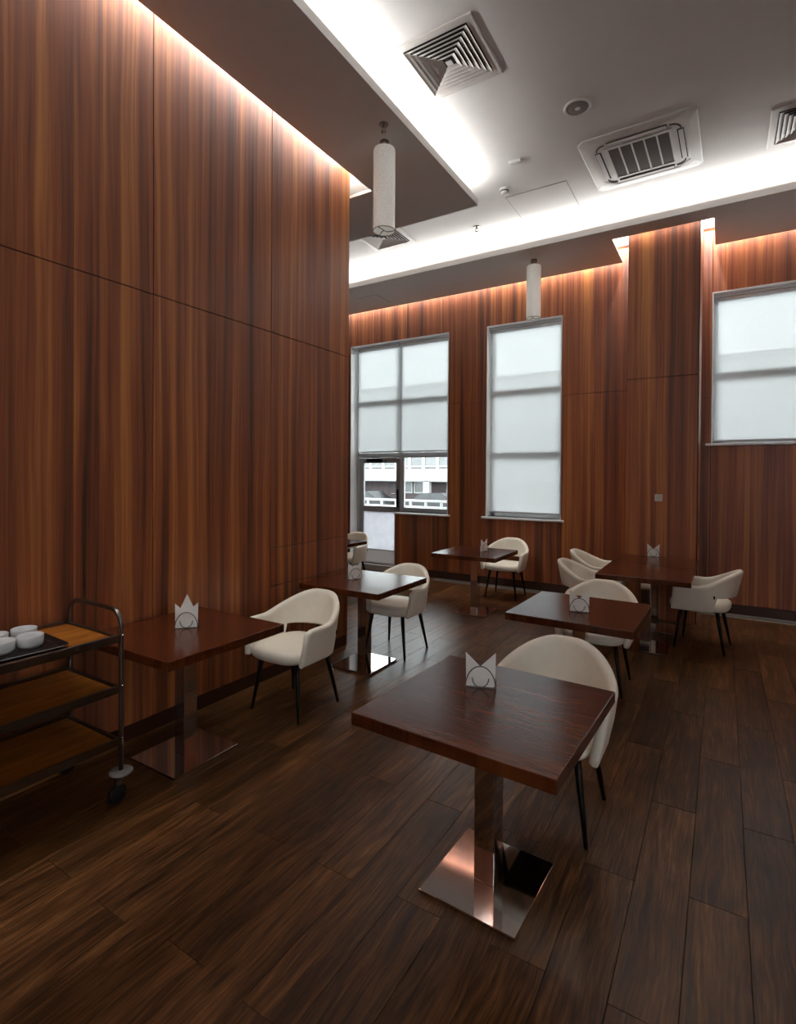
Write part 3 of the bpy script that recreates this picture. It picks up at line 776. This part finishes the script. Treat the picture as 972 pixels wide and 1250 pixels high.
for sy in (-1, 1):
    y = sy * (hy + .013)
    pts = [(hx, y, .16), (hx, y, .45), (hx, y, .90)]
    for k in range(9): a = PI/2 * k / 8; pts.append((hx - .085 + .085 * math.cos(a), y, .905 + .08 * math.sin(a)))
    for k in range(9): a = PI/2 + PI/2 * k / 8; pts.append((-hx + .085 + .085 * math.cos(a), y, .905 + .08 * math.sin(a)))
    pts += [(-hx, y, .90), (-hx, y, .45), (-hx, y, .16)]
    fr = MB().tube(pts, .0115, 12).obj('post_and_handle', 'steel', tr)
    bolts = MB()
    for sx in (-1, 1):
        for z in (.86, .60, .33):
            bolts.lathe([(.0001, .011), (.006, .009), (.008, 0)], 10, Matrix.Translation((sx * (hx + .009), y, z)) @ Matrix.Rotation(sx * PI/2, 4, 'Y'))
    bolts.obj('bolt', 'chrome', fr)
    for sx in (-1, 1):
        c = MB(); T0 = Matrix.Translation((sx * hx, y, 0))
        c.lathe([(.009, .115), (.009, .16)], 12, T0); c.box((-.012, -.03, .075), (.012, .0, .118), T0)
        cs = c.obj('caster', 'steel', tr)
        MB().lathe([(.02, .142), (.052, .144), (.058, .152), (.052, .160), (.02, .162)], 28, T0).obj('bumper_disc', 'rubber', cs)
        MB().lathe([(.012, -.013), (.042, -.013), (.048, -.008), (.048, .008), (.042, .013), (.012, .013)], 24, T0 @ Matrix.Translation((0, -.02, .0485)) @ Matrix.Rotation(PI/2, 4, 'Y')).obj('wheel', 'tyre', cs)
tray = MB()
def rrect(hx_, hy_, r, n=6):
    out = []
    for cx, cy, a0 in ((hx_-r, hy_-r, 0), (-hx_+r, hy_-r, PI/2), (-hx_+r, -hy_+r, PI), (hx_-r, -hy_+r, 1.5*PI)):
        for k in range(n + 1): a = a0 + PI/2*k/n; out.append((cx + r*math.cos(a), cy + r*math.sin(a)))
    return out
rings = [(rrect(.165, .22, .03), 0), (rrect(.185, .24, .045), .016), (rrect(.192, .247, .05), .017), (rrect(.189, .244, .048), .019), (rrect(.180, .236, .042), .017), (rrect(.162, .217, .028), .004)]
n = len(rings[0][0]); vs = [(x, y, z) for rg, z in rings for x, y in rg]
fs = [(i*n+k, i*n+(k+1) % n, (i+1)*n+(k+1) % n, (i+1)*n+k) for i in range(5) for k in range(n)] + [tuple(range(n-1, -1, -1)), tuple(5*n+k for k in range(n))]
tray.put(vs, fs); tray = tray.obj('serving_tray', 'tray', None, (-2.872, 1.11, .8495)); tray.rotation_euler = (0, 0, -.06)
tag(tray, 'black rounded serving tray on the top shelf of the trolley, holding white bowls', 'tray')
bowl_prof = [(.0001, .004), (.037, .004), (.0395, 0), (.042, .0), (.043, .007), (.0505, .009), (.054, .014), (.0555, .035), (.0565, .056), (.0555, .0585), (.0535, .057), (.0525, .035), (.050, .016), (.0001, .014)]
bowl_me = MB().lathe(bowl_prof, 40).mesh('bowl', 'china')
for x, y, lab in ((-2.835, 1.235, 'white china bowl nearest the bare orange end of the trolley shelf'),
                  (-2.845, 1.118, 'white china bowl cut off by the picture edge, on the room side of the tray'),
                  (-2.98, 1.27, 'white china bowl at the back of the tray, behind the one by the tray rim'),
                  (-2.985, 1.145, 'white china bowl at the back of the tray, only a sliver of rim in view')):
    o = bpy.data.objects.new('bowl', bowl_me); C.objects.link(o); o.location = (x, y, .854); tag(o, lab, 'bowl', 'white bowls on the tray')

# ------------------------------------------------------------------ pendant lamps
def make_pendant(label, loc, rad, ztop, zbot):
    r = thing('pendant_lamp', label, 'lamp', loc, 0, 'white cylinder ceiling lamps')
    dz = lambda z: z - loc[2]
    MB().lathe([(.040, -.001), (.042, -.006), (.042, -.045), (.034, -.05), (.034, dz(ztop) - .012)], 24).obj('mount', 'nickel', r)
    MB().lathe([(.034, dz(ztop)), (rad * .96, dz(ztop) - .004), (rad, dz(ztop) - .02), (rad, dz(zbot) + .015), (rad * .97, dz(zbot)), (rad * .93, dz(zbot)), (rad * .93, dz(ztop) - .03), (.03, dz(ztop) - .03)], 40).obj('lamp_shade', 'shade', r)
    MB().tube([(rad * math.cos(a) * 1.005, rad * math.sin(a) * 1.005, dz(zbot)) for a in [2*PI*k/32 for k in range(32)]], .004, 6, True).obj('rim', 'nickel', r)
    sp = MB()
    for k in range(3):
        a = 2*PI*k/3 + .5; sp.tube([(rad * math.cos(a), rad * math.sin(a), dz(zbot)), (.3 * rad * math.cos(a + .4), .3 * rad * math.sin(a + .4), dz(zbot) - .004), (0, 0, dz(zbot) + .004)], .0035, 6)
    sp.obj('spider', 'black', r)
    MB().lathe([(.018, dz(ztop) - .03), (.018, dz(ztop) - .1), (.03, dz(ztop) - .13), (.03, dz(ztop) - .2), (.0001, dz(ztop) - .23)], 20).obj('bulb', 'china', r)
    return r
make_pendant('white beaded cylinder lamp hanging from the wide soffit beside the partition', (-2.515, 3.83, ZS), .094, 4.50, 3.80)
make_pendant('white beaded cylinder lamp hanging from the soffit above the middle window', (-2.17, 6.94, ZS), .094, 4.485, 3.79)

def cz(x, y): return (x * KC, y * KC, ZC)
# ------------------------------------------------------------------ ceiling fittings
def sq(h, z): return [(-h, -h, z), (h, -h, z), (h, h, z), (-h, h, z)]
def sq_ring(mb, loops):
    vs = [v for l in loops for v in l]; fs = []
    for i in range(len(loops)):
        j = (i + 1) % len(loops)
        for k in range(4): fs.append((i*4+k, i*4+(k+1) % 4, j*4+(k+1) % 4, j*4+k))
    return mb.put(vs, fs)
def make_vent(label, x, y):
    r = thing('air_diffuser', label, 'air vent', cz(x, y), 0, 'square ceiling air diffusers')
    H = .307
    MB().box((-.26, -.26, -.003), (.26, .26, 0)).obj('duct_shade', 'dark', r)  # dark plate colours in the shade inside the duct
    sq_ring(MB(), [sq(H, 0), sq(H, -.008), sq(H - .008, -.012), sq(.253, -.012), sq(.247, -.006), sq(.247, 0)]).obj('flange', 'vent', r)
    for k in range(6):
        h = .226 - k * .0345
        sq_ring(MB(), [sq(h + .016, -.018), sq(h + .0175, -.0205), sq(h - .011, -.004), sq(h - .0125, -.0055)]).obj('louvre', 'vent', r)
    MB().put(sq(.024, -.019) + sq(.012, -.008), [(0,1,2,3), (4,5,6,7), (0,1,5,4), (1,2,6,5), (2,3,7,6), (3,0,4,7)]).obj('centre_plate', 'vent', r)
    r.scale = (KC,) * 3; return r
v0 = make_vent('square louvred air diffuser near the soffit edge, the largest one in view', -1.755, 3.54)
dup(v0, 'square louvred air diffuser partly behind the cylinder lamp beside the partition', cz(-3.76, 5.72))
dup(v0, 'square louvred air diffuser cut off by the picture edge, beyond the air conditioner', cz(.62, 5.70))

ac = thing('air_conditioner', 'square ceiling cassette air conditioner with a grille of dark filter strips', 'air conditioner', cz(-.69, 5.50), -.02); ac.scale = (KC,) * 3
Ha = .487
def chsq(h, c, z): return [(-h+c,-h,z),(h-c,-h,z),(h,-h+c,z),(h,h-c,z),(h-c,h,z),(-h+c,h,z),(-h,h-c,z),(-h,-h+c,z)]
loops = [chsq(Ha, .05, 0), chsq(Ha, .05, -.008), chsq(Ha - .008, .05, -.013), chsq(.42, .08, -.020), chsq(.395, .10, -.020), chsq(.385, .10, -.016), chsq(.30, .06, -.016), chsq(.29, .05, -.016)]
vs = [v for l in loops for v in l]; fs = [(i*8+k, i*8+(k+1) % 8, (i+1)*8+(k+1) % 8, (i+1)*8+k) for i in range(len(loops)-1) for k in range(8)] + [tuple(range((len(loops)-1)*8, len(loops)*8))]
MB().put(vs, fs).obj('cover_panel', 'plastic', ac)
for k in range(4):
    R = Matrix.Rotation(k * PI/2, 4, 'Z')
    sl = MB(); sl.bbox((-.25, .318, -.0205), (.25, .372, -.013), .003, R); so = sl.obj('outlet_slot_shade', 'dark', ac)  # dark bar stands for the shaded inside of the slot
    MB().bbox((-.245, .328, -.0275), (.245, .366, -.0205), .003, R).obj('louvre_blade', 'plastic', so)
    pts = [(.27 + .08 * math.cos(a), .27 + .08 * math.sin(a), -.0185) for a in [PI/2 * q / 8 for q in range(9)]]
    MB().tube([R @ Vector(p) for p in pts], .006, 6).obj('corner_groove', 'filt', ac)
gr = MB(); sq_ring(gr, [sq(.285, -.016), sq(.285, -.025), sq(.262, -.025), sq(.262, -.016)]); gr = gr.obj('intake_grille', 'plastic', ac)
for k in range(5):
    x = -.262 + k * .1048
    MB().box((x + .008, -.255, -.0205), (x + .097, .255, -.0165)).obj('filter_strip', 'filt', gr)
for k in range(6):
    x = -.262 + k * .1048
    MB().bbox((x - .007, -.262, -.024), (x + .007, .262, -.0165), .003).obj('bar', 'vent', gr)
MB().bbox((-.12, -.305, -.023), (.12, -.289, -.015), .002).obj('latch', 'grey', ac)

sp = thing('ceiling_speaker', 'round flush ceiling loudspeaker with a grey mesh face', 'speaker', cz(-1.06, 4.53))
MB().lathe([(.112, 0), (.114, -.008), (.108, -.014), (.094, -.014), (.090, -.009), (.090, 0)], 40).obj('rim', 'plastic', sp)
MB().lathe([(.091, -.004), (.091, -.009), (.04, -.016), (.0001, -.018)], 36).obj('mesh_cover', 'speaker', sp)
MB().lathe([(.022, -.016), (.022, -.0185), (.0001, -.022)], 20).obj('badge', 'vent', sp)
sm = thing('smoke_detector', 'round white smoke detector on the ceiling beside the access panel', 'smoke detector', cz(-2.02, 5.42))
MB().lathe([(.055, 0), (.055, -.012), (.05, -.018)], 28).obj('base', 'plastic', sm)
MB().lathe([(.044, -.017), (.046, -.03), (.040, -.05), (.026, -.058), (.0001, -.06)], 28).obj('head', 'plastic', sm)
MB().lathe([(.0465, -.026), (.0472, -.032), (.0465, -.038)], 28).obj('vent_ring', 'filt', sm)
bx = thing('ceiling_sensor', 'small white rectangular sensor box on the ceiling', 'sensor', cz(-1.755, 4.99), .1)
MB().bbox((-.06, -.028, -.030), (.06, .028, 0), .008).obj('housing', 'plastic', bx)
MB().bbox((-.035, -.012, -.034), (.035, .012, -.029), .002).obj('lens', 'vent', bx)
def make_sprinkler(label, loc):
    r = thing('sprinkler', label, 'sprinkler', loc, .3, 'ceiling sprinklers')
    MB().lathe([(.040, 0), (.040, -.004), (.028, -.010), (.026, -.006), (.012, -.006)], 24).obj('escutcheon', 'nickel', r)
    MB().lathe([(.011, -.004), (.011, -.028), (.007, -.032)], 14).obj('body', 'nickel', r)
    fm = MB()
    for s in (-1, 1): fm.tube([(s*.010, 0, -.028), (s*.017, 0, -.040), (s*.012, 0, -.054), (0, 0, -.06)], .003, 6)
    fm.obj('frame', 'nickel', r)
    MB().lathe([(.022, -.062), (.022, -.065), (.0001, -.066)], 16).obj('deflector', 'nickel', r)
    return r
s0 = make_sprinkler('metal sprinkler head on the dark soffit just above the cylinder lamp', (-2.40, 3.64, ZS))
dup(s0, 'metal sprinkler head on the bright ceiling between the two cylinder lamps', cz(-2.62, 6.07), .6)

th = thing('wall_switch', 'small white square switch on the front of the wood pillar', 'switch', (-.645, PY, 1.445))
MB().bbox((-.041, -.010, -.041), (.041, 0, .041), .004).obj('plate', 'plastic', th)
MB().bbox((-.022, -.014, -.022), (.022, -.009, .022), .003).obj('rocker', 'vent', th)

gv = thing('floor_grille', 'long narrow metal convector grille in the floor along the window wall', 'grille', (0, 7.63, 0))
fr = MB()
for y in (-.09, .075): fr.bbox((-.25, y, -.002), (3.5, y + .015, .005), .002)
fr.box((-.25, -.075, -.004), (3.5, .075, .0006)); fr.obj('frame', 'grille', gv)
sl = MB()
for k in range(150): sl.box((-.24 + k * .025, -.075, .0006), (-.231 + k * .025, .075, .004))
o = sl.obj('slat', 'grille', gv); o['kind'] = 'stuff'
g2 = thing('floor_grille', 'short metal convector grille in the floor under the middle window', 'grille', (-3.0, 7.63, 0))
fr = MB()
for y in (-.09, .075): fr.bbox((-1.0, y, -.002), (1.7, y + .015, .005), .002)
fr.box((-1.0, -.075, -.004), (1.7, .075, .0006)); fr.obj('frame', 'grille', g2)
sl = MB()
for k in range(107): sl.box((-.99 + k * .025, -.075, .0006), (-.981 + k * .025, .075, .004))
o = sl.obj('slat', 'grille', g2); o['kind'] = 'stuff'

# cars in the undercroft across the street
car('dark car parked under the building opposite, seen through the glazed door', -19.3, 27.3, .0, 'car')
car('dark car parked under the building opposite, seen through the window beside the door', -14.2, 27.3, .0, 'car')
